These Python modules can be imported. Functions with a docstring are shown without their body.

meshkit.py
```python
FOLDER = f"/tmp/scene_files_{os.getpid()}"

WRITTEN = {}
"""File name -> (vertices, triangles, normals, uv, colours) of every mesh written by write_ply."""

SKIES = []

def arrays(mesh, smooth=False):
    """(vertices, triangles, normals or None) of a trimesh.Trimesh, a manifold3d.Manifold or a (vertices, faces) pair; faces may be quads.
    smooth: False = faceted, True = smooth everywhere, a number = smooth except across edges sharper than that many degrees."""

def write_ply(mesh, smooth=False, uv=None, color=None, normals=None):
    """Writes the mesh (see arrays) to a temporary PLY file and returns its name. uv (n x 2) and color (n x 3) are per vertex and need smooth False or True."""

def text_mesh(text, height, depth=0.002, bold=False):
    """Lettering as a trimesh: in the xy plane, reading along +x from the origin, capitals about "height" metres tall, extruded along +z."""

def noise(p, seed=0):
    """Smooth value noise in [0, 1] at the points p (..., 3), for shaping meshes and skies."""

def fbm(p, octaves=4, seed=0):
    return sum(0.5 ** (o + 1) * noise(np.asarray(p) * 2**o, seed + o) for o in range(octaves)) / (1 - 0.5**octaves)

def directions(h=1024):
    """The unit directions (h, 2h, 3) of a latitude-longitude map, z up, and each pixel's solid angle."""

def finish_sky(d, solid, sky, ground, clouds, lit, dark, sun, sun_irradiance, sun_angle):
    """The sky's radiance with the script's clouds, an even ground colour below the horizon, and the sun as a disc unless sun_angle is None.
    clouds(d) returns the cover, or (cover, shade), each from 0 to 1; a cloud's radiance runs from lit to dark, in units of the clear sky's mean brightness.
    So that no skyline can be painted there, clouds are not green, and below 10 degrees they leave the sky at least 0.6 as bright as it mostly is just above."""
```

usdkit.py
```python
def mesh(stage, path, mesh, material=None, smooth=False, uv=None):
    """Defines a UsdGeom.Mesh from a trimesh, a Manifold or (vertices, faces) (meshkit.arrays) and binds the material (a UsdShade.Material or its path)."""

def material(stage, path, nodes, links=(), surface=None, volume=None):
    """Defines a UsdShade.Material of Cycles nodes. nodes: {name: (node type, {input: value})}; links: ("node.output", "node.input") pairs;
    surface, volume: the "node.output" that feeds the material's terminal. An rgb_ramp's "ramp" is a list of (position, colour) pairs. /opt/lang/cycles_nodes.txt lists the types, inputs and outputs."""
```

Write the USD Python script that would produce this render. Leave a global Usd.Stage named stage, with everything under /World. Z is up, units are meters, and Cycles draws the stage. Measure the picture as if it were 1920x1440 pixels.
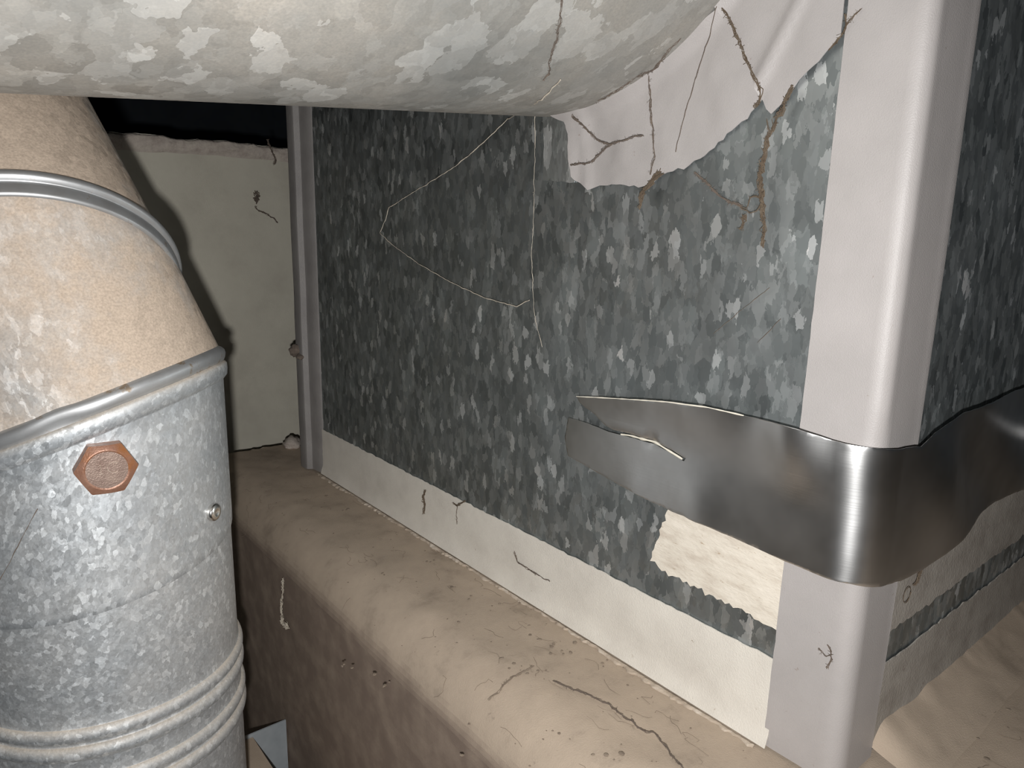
import math, random
import numpy as np, trimesh, usdkit, meshkit
import shapely
from shapely.geometry import Polygon, box
from pxr import Usd, UsdGeom, UsdLux, UsdShade, Gf, Sdf

stage = Usd.Stage.CreateInMemory()
UsdGeom.SetStageUpAxis(stage, UsdGeom.Tokens.z)
UsdGeom.SetStageMetersPerUnit(stage, 1.0)
UsdGeom.Xform.Define(stage, '/World')
rng = np.random.default_rng(7)

# ------------------------------------------------------------------ camera, phone flash, sky, exposure
# the plenum's near corner stands on the origin: its left face is the plane x=0 (running along +y),
# its right face the plane y=0 (running along +x), z is up, the furnace top is z=0
EYE = np.array([-0.31793935, -0.13480411, 0.26232738])
CR = np.array([0.77797831, -0.62800646, 0.01891099])      # camera right
CU = np.array([0.11361792, 0.17022593, 0.97883303])       # camera up
CF = np.array([0.61793261, 0.75936224, -0.20378487])      # camera forward
cam = UsdGeom.Camera.Define(stage, '/World/camera')
cam.AddTransformOp().Set(Gf.Matrix4d(*CR, 0, *CU, 0, *(-CF), 0, *EYE, 1))
cam.CreateHorizontalApertureAttr(36.0)
cam.CreateVerticalApertureAttr(27.0)
cam.CreateFocalLengthAttr(36.0 * 1347 / 1920)
cam.CreateClippingRangeAttr(Gf.Vec2f(0.01, 100))
cam.CreateExposureAttr(0.0)

FLASH = EYE - 0.02 * CF - 0.002 * CR - 0.027 * CU          # the hand-held light, just behind, below and left of the lens
lamp = UsdLux.DiskLight.Define(stage, '/World/phone_flash')
aim = math.cos(math.radians(12)) * CF - math.sin(math.radians(12)) * CR      # held pointing a little left
side = math.cos(math.radians(12)) * CR + math.sin(math.radians(12)) * CF
lamp.AddTransformOp().Set(Gf.Matrix4d(*side, 0, *CU, 0, *(-aim), 0, *FLASH, 1))
lamp.CreateRadiusAttr(0.005)
lamp.CreateIntensityAttr(11200.0)
lamp.CreateColorAttr(Gf.Vec3f(1.0, 0.99, 0.975))
dome = UsdLux.DomeLight.Define(stage, '/World/attic_gloom')
dome.CreateIntensityAttr(0.007)
dome.CreateColorAttr(Gf.Vec3f(0.75, 0.88, 1.0))

# ------------------------------------------------------------------ helpers
taken = {}
def path_for(name, parent):
    base = (parent or '/World') + '/' + name
    k = taken.get(base, 0); taken[base] = k + 1
    return base if k == 0 else f'{base}_{k:03d}'

def key(p, **kw):
    for k, v in kw.items():
        if v: p.SetCustomDataByKey(k, v)

def thing(name, label, cat, loc=(0, 0, 0), group=None):
    x = UsdGeom.Xform.Define(stage, path_for(name, None))
    if any(loc): x.AddTranslateOp().Set(Gf.Vec3d(*map(float, loc)))
    key(x.GetPrim(), label=label, category=cat, group=group)
    return x.GetPrim()

def obj(name, m, mat, parent=None, smooth=40, uv=None, label=None, cat=None, group=None, kind=None):
    p = parent.GetPath().pathString if parent is not None else None
    loc = np.zeros(3)
    if p:
        q = parent
        while q.GetPath() != Sdf.Path('/World'):
            op = [o for o in UsdGeom.Xformable(q).GetOrderedXformOps()]
            for o in op: loc += np.array(o.Get())
            q = q.GetParent()
    if any(loc):
        v, f = (np.array(m.vertices), np.array(m.faces)) if hasattr(m, 'vertices') else m
        m = (np.asarray(v) - loc, f)
    r = usdkit.mesh(stage, path_for(name, p), m, mat, smooth=smooth, uv=uv)
    key(r.GetPrim(), label=label, category=cat, group=group, kind=kind)
    return r.GetPrim()

def quads(nu, nv, closed=False):
    i = np.arange(nu if closed else nu - 1)[:, None]; j = np.arange(nv - 1)[None]
    a = i * nv + j; b = ((i + 1) % nu) * nv + j
    return np.stack([a, b, b + 1, a + 1], -1).reshape(-1, 4)

def sheet(poly, cell, thick, fn):
    """A thin sheet cut to the outline poly in (u, v), bent by fn(u, v, w) with w the height over the face it lies on."""
    x0, y0, x1, y1 = poly.bounds
    tris = []
    nx, ny = int(math.ceil((x1 - x0) / cell)), int(math.ceil((y1 - y0) / cell))
    shapely.prepare(poly)
    for i in range(nx):
        for j in range(ny):
            b = box(x0 + i * cell, y0 + j * cell, x0 + (i + 1) * cell, y0 + (j + 1) * cell)
            if poly.contains(b):
                c = np.array(b.exterior.coords)[:4]; tris += [(c[0], c[1], c[2]), (c[0], c[2], c[3])]
                continue
            g = poly.intersection(b)
            for q in getattr(g, 'geoms', [g]):
                if q.geom_type != 'Polygon' or q.area < 1e-12: continue
                v, f = trimesh.creation.triangulate_polygon(q, engine='earcut')
                v = np.asarray(v)
                for t in f: tris.append((v[t[0]], v[t[1]], v[t[2]]))
    t = np.array(tris).reshape(-1, 2)
    k = np.round(t * 2e6).astype(np.int64)
    uq, first, inv = np.unique(k, axis=0, return_index=True, return_inverse=True)
    uvp = t[first]; f = inv.reshape(-1, 3)
    f = f[(f[:, 0] != f[:, 1]) & (f[:, 1] != f[:, 2]) & (f[:, 0] != f[:, 2])]
    e1, e2 = uvp[f[:, 1]] - uvp[f[:, 0]], uvp[f[:, 2]] - uvp[f[:, 0]]
    flip = e1[:, 0] * e2[:, 1] - e1[:, 1] * e2[:, 0] < 0
    f[flip] = f[flip][:, ::-1]
    n = len(uvp)
    top = fn(uvp[:, 0], uvp[:, 1], np.full(n, thick)); bot = fn(uvp[:, 0], uvp[:, 1], np.zeros(n))
    e = np.vstack([f[:, [0, 1]], f[:, [1, 2]], f[:, [2, 0]]])
    es = np.sort(e, 1); _, ix, cnt = np.unique(es, axis=0, return_index=True, return_counts=True)
    be = e[ix[cnt == 1]]
    side = np.vstack([np.c_[be[:, 0], be[:, 1] + n, be[:, 1]], np.c_[be[:, 0], be[:, 0] + n, be[:, 1] + n]])
    m = trimesh.Trimesh(np.vstack([top, bot]), np.vstack([f, f[:, ::-1] + n, side]), process=False)
    # orientation: make the outside (w growing) the front
    nrm = np.cross(top[f[:, 1]] - top[f[:, 0]], top[f[:, 2]] - top[f[:, 0]])
    out = top[f[:, 0]] - bot[f[:, 0]]
    if (nrm * out).sum() < 0: m.invert()
    return m

def ragged(pts, amp, seed, step=0.003, edges=None):
    """An outline with a torn edge: resampled, and pushed about by noise on the listed edges."""
    r = np.random.default_rng(seed); out = []
    n = len(pts)
    for i in range(n):
        a, b = np.array(pts[i]), np.array(pts[(i + 1) % n])
        k = max(1, int(np.linalg.norm(b - a) / step))
        d = (b - a) / (np.linalg.norm(b - a) + 1e-12); nn = np.array([-d[1], d[0]])
        for q in range(k):
            j = amp * r.normal() if (q > 0 and (edges is None or i in edges)) else 0
            out.append(a + (b - a) * q / k + nn * j)
    return Polygon(out).buffer(0)

RHO = 0.0055
def wrap(u, v, w, off=0.0, RHO=RHO):
    """u runs round the plenum's near corner: u>0 on the left face (y=u), u<0 on the right face (x=-u); w stands off the sheet metal."""
    w = w + off
    h = RHO * math.pi / 4
    p = np.zeros((len(u), 3)); p[:, 2] = v
    L, Rr = u >= h, u <= -h
    p[L, 0] = -w[L]; p[L, 1] = RHO + u[L] - h
    p[Rr, 1] = -w[Rr]; p[Rr, 0] = RHO - u[Rr] - h
    M = ~(L | Rr)
    phi = math.radians(225) - u[M] / RHO
    p[M, 0] = RHO + (RHO + w[M]) * np.cos(phi); p[M, 1] = RHO + (RHO + w[M]) * np.sin(phi)
    return p

def smooth01(x): x = np.clip(x, 0, 1); return x * x * (3 - 2 * x)

def tube(points, radius, sides=6):
    p = np.asarray(points, float)
    t = np.gradient(p, axis=0); t /= np.linalg.norm(t, axis=1, keepdims=True) + 1e-12
    a = np.cross(t, np.where(np.abs(t[:, 2:]) < 0.9, [0, 0, 1.0], [1.0, 0, 0])); a /= np.linalg.norm(a, axis=1, keepdims=True) + 1e-12
    b = np.cross(t, a); ang = np.arange(sides) * 2 * np.pi / sides
    r = np.broadcast_to(radius, (len(p),))[:, None, None]
    v = p[:, None] + r * (np.cos(ang)[None, :, None] * a[:, None] + np.sin(ang)[None, :, None] * b[:, None])
    v = v.reshape(-1, 3)
    q = quads(len(p), sides)
    i = np.arange(len(p) - 1)[:, None] * sides; j = np.arange(sides)[None]; j2 = (j + 1) % sides
    q = np.stack([i + j, i + j2, i + sides + j2, i + sides + j], -1).reshape(-1, 4)
    f = np.vstack([q[:, [0, 1, 2]], q[:, [0, 2, 3]]])
    c0, c1 = len(v), len(v) + 1
    v = np.vstack([v, p[:1], p[-1:]])
    m = (len(p) - 1) * sides
    k = np.arange(sides); k2 = (k + 1) % sides
    f = np.vstack([f, np.c_[np.full(sides, c0), k2, k], np.c_[np.full(sides, c1), m + k, m + k2]])
    return trimesh.Trimesh(v, f, process=False)

def loft(rings, closed=True, caps=False):
    """Rings (m arrays of n x 3) joined into a skin; returns vertices, faces."""
    m, n = len(rings), len(rings[0])
    v = np.concatenate(rings)
    i = np.arange(m - 1)[:, None] * n; j = np.arange(n)[None]; j2 = (j + 1) % n
    if not closed: j, j2 = j[:, :-1], j[:, 1:]
    q = np.stack([i + j, i + j2, i + n + j2, i + n + j], -1).reshape(-1, 4)
    return v, np.vstack([q[:, [0, 1, 2]], q[:, [0, 2, 3]]])

def cyl_uv_loft(rings, vs, radius):
    """A closed loft with its seam doubled so that uv run in metres."""
    rings = [np.vstack([r, r[:1]]) for r in rings]
    n = len(rings[0])
    v, f = loft(rings, closed=False)
    u = np.tile(np.linspace(0, 2 * np.pi * radius, n), len(rings))
    vv = np.repeat(vs, n) if np.ndim(vs[0]) == 0 else np.concatenate([np.r_[x, x[:1]] for x in vs])
    return (v, f), np.c_[u, vv]

# ------------------------------------------------------------------ materials
LK = '/World/Looks/'
UsdGeom.Scope.Define(stage, '/World/Looks')

def galvanized(name, scale, uv=False, dark=(0.20, 0.215, 0.22), light=(0.75, 0.8, 0.8), bright_from=0.86, tilt=0.16, rough=(0.34, 0.5), warp=0.35,
               dust=(0.50, 0.40, 0.30), dust_up_reflect_down=0.0, dust_noise=0.0, dust_base=0.0, metal=0.9, fine=2.6, dust_scale=22.0, contrast=(0.72, 1.0, 1.3)):
    """Zinc spangle: jagged flakes, each with its own tint and crystal tilt; dust lies on what faces upward; a negative amount paints reflected beige on the underside."""
    n = {
        'tc': ('texture_coordinate', {}),
        'mp': ('mapping', {'scale': scale}),
        'ns': ('noise_texture', {'scale': 1.4, 'detail': 3.0, 'roughness': 0.6}),
        'nc': ('vector_math', {'math_type': 'subtract', 'vector2': (0.5, 0.5, 0.5)}),
        'nw': ('vector_math', {'math_type': 'multiply_add', 'vector2': (warp * 3, warp * 3, warp * 3)}),
        'vo': ('voronoi_texture', {'feature': 'f1', 'scale': 1.0, 'randomness': 1.0}),
        'sc': ('separate_color', {}),
        'vf': ('voronoi_texture', {'feature': 'f1', 'scale': fine}),
        'sf': ('separate_color', {}),
        'rc': ('rgb_ramp', {'ramp': [(0.0, dark), (0.5, tuple(0.85 * d + 0.15 * l for d, l in zip(dark, light))), (bright_from - 0.04, tuple(0.7 * d + 0.3 * l for d, l in zip(dark, light))), (bright_from + 0.03, tuple(0.35 * d + 0.65 * l for d, l in zip(dark, light))), (1.0, light)]}),
        'rf': ('rgb_ramp', {'ramp': [(0.0, (contrast[0],) * 3), (0.8, (contrast[1],) * 3), (1.0, (contrast[2],) * 3)]}),
        'mc': ('mix_color', {'blend_type': 'multiply', 'fac': 1.0, 'use_clamp': False}),
        'gm': ('geometry', {}),
        'cs': ('vector_math', {'math_type': 'subtract', 'vector2': (0.5, 0.5, 0.5)}),
        'cl': ('vector_math', {'math_type': 'scale', 'scale': tilt * 2}),
        'fs': ('vector_math', {'math_type': 'subtract', 'vector2': (0.5, 0.5, 0.5)}),
        'fl': ('vector_math', {'math_type': 'scale', 'scale': tilt * 0.9}),
        'ca': ('vector_math', {'math_type': 'add'}),
        'cb': ('vector_math', {'math_type': 'add'}),
        'cn': ('vector_math', {'math_type': 'normalize'}),
        'ro': ('map_range', {'value': 0.5, 'to_min': rough[0], 'to_max': rough[1]}),
        'sx': ('separate_xyz', {}),
        'up': ('math', {'math_type': 'multiply_add', 'value2': dust_up_reflect_down, 'value3': dust_base - 0.5 * dust_noise}),
        'dn': ('noise_texture', {'scale': dust_scale, 'detail': 6.0, 'roughness': 0.65}),
        'da': ('math', {'math_type': 'multiply_add', 'value2': dust_noise, 'use_clamp': True}),
        'gr': ('noise_texture', {'scale': 900.0, 'detail': 2.0}),
        'gg': ('map_range', {'from_min': 0.3, 'from_max': 0.7, 'to_min': 0.82, 'to_max': 1.12}),
        'dg': ('mix_color', {'blend_type': 'multiply', 'fac': 1.0, 'a': dust, 'use_clamp': False}),
        'md': ('mix_color', {'blend_type': 'mix', 'use_clamp': False}),
        'mt': ('map_range', {'to_min': metal, 'to_max': 0.0}),
        'mr': ('mix_float', {'b': 0.85}),
        'p': ('principled_bsdf', {}),
    }
    src = 'tc.UV' if uv else 'tc.object'
    l = [(src, 'mp.vector'), ('mp.vector', 'ns.vector'), ('ns.color', 'nc.vector1'), ('nc.vector', 'nw.vector1'), ('mp.vector', 'nw.vector3'),
         ('nw.vector', 'vo.vector'), ('nw.vector', 'vf.vector'), ('vo.color', 'sc.color'), ('vf.color', 'sf.color'),
         ('sc.r', 'rc.fac'), ('sf.r', 'rf.fac'), ('rc.color', 'mc.a'), ('rf.color', 'mc.b'),
         ('vo.color', 'cs.vector1'), ('cs.vector', 'cl.vector1'), ('vf.color', 'fs.vector1'), ('fs.vector', 'fl.vector1'),
         ('cl.vector', 'ca.vector1'), ('fl.vector', 'ca.vector2'), ('ca.vector', 'cb.vector1'), ('gm.normal', 'cb.vector2'), ('cb.vector', 'cn.vector1'),
         ('cn.vector', 'p.normal'), ('sc.g', 'ro.value'), ('gm.normal', 'sx.vector'), ('sx.z', 'up.value1'), ('tc.object', 'dn.vector'), ('tc.object', 'gr.vector'),
         ('dn.fac', 'da.value1'), ('up.value', 'da.value3'), ('gr.fac', 'gg.value'), ('gg.result', 'dg.b'), ('mc.result', 'md.a'), ('dg.result', 'md.b'), ('da.value', 'md.fac'),
         ('md.result', 'p.base_color'), ('da.value', 'mt.value'), ('mt.result', 'p.metallic'), ('da.value', 'mr.fac'), ('ro.result', 'mr.a'), ('mr.result', 'p.roughness')]
    return usdkit.material(stage, LK + name, n, l, surface='p.BSDF')

def plain(name, colors, rough=0.6, scale=40, detail=6, bump=0.0, bump_scale=600, spec=0.5, speck=None, metal=0.0, stretch=(1, 1, 1), speck_scale=150, speck_at=0.70):
    """Mottled matt surface: a noise ramp of its own tints, fine relief, optional dirt specks."""
    n = {'tc': ('texture_coordinate', {}), 'mp': ('mapping', {'scale': stretch}),
         'n1': ('noise_texture', {'scale': scale, 'detail': float(detail), 'roughness': 0.62}),
         'r1': ('rgb_ramp', {'ramp': [(0.3, colors[0]), (0.5, colors[1]), (0.7, colors[-1])]}),
         'n2': ('noise_texture', {'scale': bump_scale, 'detail': 3.0}),
         'b': ('bump', {'strength': bump, 'distance': 0.001}),
         'p': ('principled_bsdf', {'roughness': rough, 'specular_ior_level': spec, 'metallic': metal})}
    l = [('tc.object', 'mp.vector'), ('mp.vector', 'n1.vector'), ('n1.fac', 'r1.fac'), ('mp.vector', 'n2.vector'), ('n2.fac', 'b.height'), ('b.normal', 'p.normal')]
    if speck:
        n.update({'n3': ('noise_texture', {'scale': speck_scale, 'detail': 5.0, 'roughness': 0.7}), 'r3': ('rgb_ramp', {'ramp': [(0.0, (0, 0, 0)), (speck_at - 0.02, (0, 0, 0)), (speck_at + 0.05, (1, 1, 1)), (1.0, (1, 1, 1))]}),
                  'm3': ('mix_color', {'b': speck})})
        l += [('mp.vector', 'n3.vector'), ('n3.fac', 'r3.fac'), ('r3.color', 'm3.fac'), ('r1.color', 'm3.a'), ('m3.result', 'p.base_color')]
    else: l.append(('r1.color', 'p.base_color'))
    return usdkit.material(stage, LK + name, n, l, surface='p.BSDF')

M_plenum = galvanized('plenum_zinc', (230, 230, 118), dark=(0.30, 0.33, 0.335), light=(0.92, 0.95, 0.96), bright_from=0.935, tilt=0.075, warp=0.5, dust_noise=0.5, dust_base=0.0, dust=(0.15, 0.145, 0.135), metal=0.96, fine=0.42, rough=(0.42, 0.58), contrast=(0.84, 1.0, 1.25))
M_tab = galvanized('tab_zinc', (150, 150, 50), dark=(0.34, 0.36, 0.355), light=(0.8, 0.82, 0.82), bright_from=0.85, tilt=0.1, dust_base=0.12, dust=(0.2, 0.19, 0.17), metal=0.85)
M_duct = galvanized('duct_zinc', (64, 84, 1), uv=True, dark=(0.355, 0.37, 0.365), light=(0.76, 0.785, 0.78), bright_from=0.82, tilt=0.10, warp=0.42, dust=(0.46, 0.405, 0.34), dust_noise=1.2, dust_base=0.1, dust_up_reflect_down=-0.35, dust_scale=12.0, rough=(0.42, 0.56), metal=0.72, fine=2.3, contrast=(0.85, 1.0, 1.15))  # patchy dust, plus a painted beige reflection of the furnace on the underside
M_pipe = galvanized('pipe_zinc', (360, 310, 1), uv=True, tilt=0.06, warp=0.26, dark=(0.47, 0.50, 0.525), light=(0.76, 0.80, 0.83), bright_from=0.84, dust=(0.50, 0.43, 0.35), dust_noise=0.6, dust_base=0.12, dust_up_reflect_down=0.75, rough=(0.42, 0.58), metal=0.66, contrast=(0.82, 1.0, 1.12))
M_gore = galvanized('elbow_zinc', (220, 200, 1), uv=True, tilt=0.07, dark=(0.44, 0.46, 0.47), light=(0.74, 0.77, 0.79), bright_from=0.75, dust=(0.47, 0.38, 0.30), dust_noise=2.6, dust_base=0.62, dust_up_reflect_down=0.9, dust_scale=16.0, rough=(0.42, 0.6), metal=0.62)
M_bead = plain('bead_metal', [(0.42, 0.42, 0.42), (0.47, 0.48, 0.49), (0.53, 0.54, 0.55)], rough=0.46, scale=60, metal=0.75, speck=(0.36, 0.29, 0.22), speck_scale=60, speck_at=0.6)
M_tape = plain('grey_tape', [(0.37, 0.347, 0.337), (0.395, 0.37, 0.36), (0.42, 0.393, 0.383)], rough=0.5, scale=25, bump=0.18, bump_scale=1700, speck=(0.26, 0.21, 0.18), speck_scale=160, speck_at=0.70)
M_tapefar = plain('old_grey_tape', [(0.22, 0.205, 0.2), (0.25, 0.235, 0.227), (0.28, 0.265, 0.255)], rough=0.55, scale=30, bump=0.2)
M_cream = plain('cream_tape', [(0.60, 0.56, 0.50), (0.67, 0.63, 0.565), (0.72, 0.68, 0.61)], rough=0.85, scale=30, bump=0.3, bump_scale=1100, speck=(0.34, 0.27, 0.21), speck_scale=150, speck_at=0.71)
M_paper = plain('torn_paper', [(0.56, 0.49, 0.41), (0.68, 0.62, 0.53), (0.74, 0.68, 0.59)], rough=0.9, scale=90, bump=0.45, bump_scale=420, speck=(0.44, 0.35, 0.26), speck_scale=300, speck_at=0.66, stretch=(1, 0.6, 1.6))
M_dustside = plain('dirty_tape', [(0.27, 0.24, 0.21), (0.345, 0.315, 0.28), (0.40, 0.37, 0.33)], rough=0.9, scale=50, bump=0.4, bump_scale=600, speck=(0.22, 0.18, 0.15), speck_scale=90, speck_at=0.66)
M_foil = usdkit.material(stage, LK + 'foil', {
    'tc': ('texture_coordinate', {}), 'mp': ('mapping', {'scale': (6, 6, 900)}), 'n': ('noise_texture', {'scale': 1.0, 'detail': 2.0}),
    'n2': ('noise_texture', {'scale': 28.0, 'detail': 3.0}), 'ba': ('math', {'math_type': 'multiply_add', 'value2': 0.5}),
    'b': ('bump', {'strength': 0.06, 'distance': 0.0004}), 'r': ('map_range', {'from_min': 0.3, 'from_max': 0.7, 'to_min': 0.30, 'to_max': 0.36}),
    'cr': ('rgb_ramp', {'ramp': [(0.3, (0.74, 0.74, 0.735)), (0.6, (0.82, 0.82, 0.82))]}),
    'tg': ('tangent', {'direction_type': 'radial', 'axis': 'z'}),
    'p': ('principled_bsdf', {'metallic': 1.0, 'anisotropic': 0.5, 'anisotropic_rotation': 0.25})},
    [('tg.tangent', 'p.tangent'), ('tc.object', 'mp.vector'), ('mp.vector', 'n.vector'), ('tc.object', 'n2.vector'), ('n2.fac', 'ba.value1'), ('n.fac', 'ba.value3'), ('ba.value', 'b.height'), ('b.normal', 'p.normal'), ('n2.fac', 'r.value'), ('r.result', 'p.roughness'), ('n2.fac', 'cr.fac'), ('cr.color', 'p.base_color')], surface='p.BSDF')
M_foiledge = plain('foil_pale_edge', [(0.6, 0.55, 0.46), (0.7, 0.66, 0.56), (0.75, 0.7, 0.6)], rough=0.7)

def dusty(name, dustc, paint, lo, hi, bump=0.7):
    """Painted sheet metal under dust: the dust lies on what faces up."""
    n = {'tc': ('texture_coordinate', {}), 'gm': ('geometry', {}), 'sx': ('separate_xyz', {}),
         'n1': ('noise_texture', {'scale': 26.0, 'detail': 8.0, 'roughness': 0.68}),
         'r1': ('rgb_ramp', {'ramp': [(0.25, tuple(0.62 * c for c in dustc)), (0.45, tuple(0.92 * c for c in dustc)), (0.6, dustc), (0.8, tuple(min(1, 1.15 * c) for c in dustc))]}),
         'n3': ('noise_texture', {'scale': 95.0, 'detail': 6.0, 'roughness': 0.72}),
         'r3': ('rgb_ramp', {'ramp': [(0.0, (0, 0, 0)), (0.64, (0, 0, 0)), (0.72, (0.75, 0.75, 0.75)), (1.0, (1, 1, 1))]}),
         'm3': ('mix_color', {'b': tuple(0.5 * c for c in dustc)}),
         'mr': ('map_range', {'from_min': lo, 'from_max': hi, 'to_min': 0.0, 'to_max': 1.0, 'clamp': True}),
         'n4': ('noise_texture', {'scale': 60.0, 'detail': 5.0}),
         'ad': ('math', {'math_type': 'multiply_add', 'value2': 0.5, 'value3': -0.25}),
         'as': ('math', {'math_type': 'add'}),
         'pm': ('mix_color', {'a': paint}),
         'n2': ('noise_texture', {'scale': 1100.0, 'detail': 3.0, 'roughness': 0.7}), 'b': ('bump', {'strength': bump, 'distance': 0.0009}),
         'p': ('principled_bsdf', {'roughness': 0.9, 'specular_ior_level': 0.2})}
    l = [('tc.object', 'n1.vector'), ('n1.fac', 'r1.fac'), ('tc.object', 'n3.vector'), ('n3.fac', 'r3.fac'), ('r3.color', 'm3.fac'), ('r1.color', 'm3.a'),
         ('gm.true_normal', 'sx.vector'), ('tc.object', 'n4.vector'), ('n4.fac', 'ad.value1'), ('sx.z', 'as.value1'), ('ad.value', 'as.value2'), ('as.value', 'mr.value'),
         ('mr.result', 'pm.fac'), ('m3.result', 'pm.b'), ('pm.result', 'p.base_color'), ('tc.object', 'n2.vector'), ('n2.fac', 'b.height'), ('b.normal', 'p.normal')]
    return usdkit.material(stage, LK + name, n, l, surface='p.BSDF')
M_cab = dusty('dusty_cabinet', (0.46, 0.372, 0.29), (0.235, 0.18, 0.145), -0.05, 0.35, 0.35)
M_board = plain('pale_board', [(0.47, 0.44, 0.37), (0.53, 0.50, 0.42), (0.57, 0.54, 0.455)], rough=0.9, scale=18, bump=0.15, speck=(0.30, 0.25, 0.21), speck_scale=38, speck_at=0.72)
M_crumb = plain('crumbly_rim', [(0.36, 0.30, 0.265), (0.48, 0.42, 0.37), (0.56, 0.50, 0.43)], rough=0.95, scale=90, bump=1.0, bump_scale=300)
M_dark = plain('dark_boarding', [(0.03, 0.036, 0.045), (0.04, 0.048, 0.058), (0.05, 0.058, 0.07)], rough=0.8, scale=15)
M_rust = plain('rusty_bolt', [(0.30, 0.115, 0.035), (0.26, 0.13, 0.085), (0.33, 0.19, 0.135)], rough=0.45, scale=70, bump=0.2, bump_scale=900, metal=0.3)
M_boltface = plain('bolt_face', [(0.19, 0.125, 0.10), (0.24, 0.17, 0.14), (0.30, 0.22, 0.18)], rough=0.42, scale=160, bump=0.2, bump_scale=1200, metal=0.4)
M_stamp = plain('stamp_metal', [(0.42, 0.32, 0.26), (0.5, 0.4, 0.33), (0.55, 0.45, 0.38)], rough=0.4, scale=160, metal=0.4)
M_rivet = plain('rivet_metal', [(0.6, 0.58, 0.55), (0.68, 0.66, 0.63), (0.75, 0.73, 0.70)], rough=0.25, metal=1.0)
M_web = plain('cobweb_brown', [(0.085, 0.06, 0.04), (0.12, 0.088, 0.06), (0.16, 0.125, 0.09)], rough=1.0, scale=300)
M_webdark = plain('cobweb_dark', [(0.10, 0.08, 0.065), (0.14, 0.11, 0.09), (0.18, 0.14, 0.11)], rough=1.0, scale=300)
M_webpale = plain('cobweb_pale', [(0.42, 0.37, 0.30), (0.52, 0.46, 0.38), (0.6, 0.55, 0.46)], rough=1.0, scale=300)
M_fluff = plain('dust_fluff', [(0.17, 0.13, 0.10), (0.24, 0.19, 0.145), (0.32, 0.26, 0.20)], rough=1.0, scale=120, bump=0.4)
M_fringe = plain('dust_fringe', [(0.34, 0.275, 0.215), (0.46, 0.38, 0.30), (0.60, 0.53, 0.45)], rough=1.0, scale=90, bump=0.5)
M_flange = plain('flange_metal', [(0.30, 0.33, 0.35), (0.35, 0.38, 0.40), (0.39, 0.42, 0.44)], rough=0.6, scale=50, metal=0.0)
M_white = plain('white_glob', [(0.78, 0.78, 0.78), (0.84, 0.84, 0.84), (0.88, 0.88, 0.88)], rough=0.35)

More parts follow.
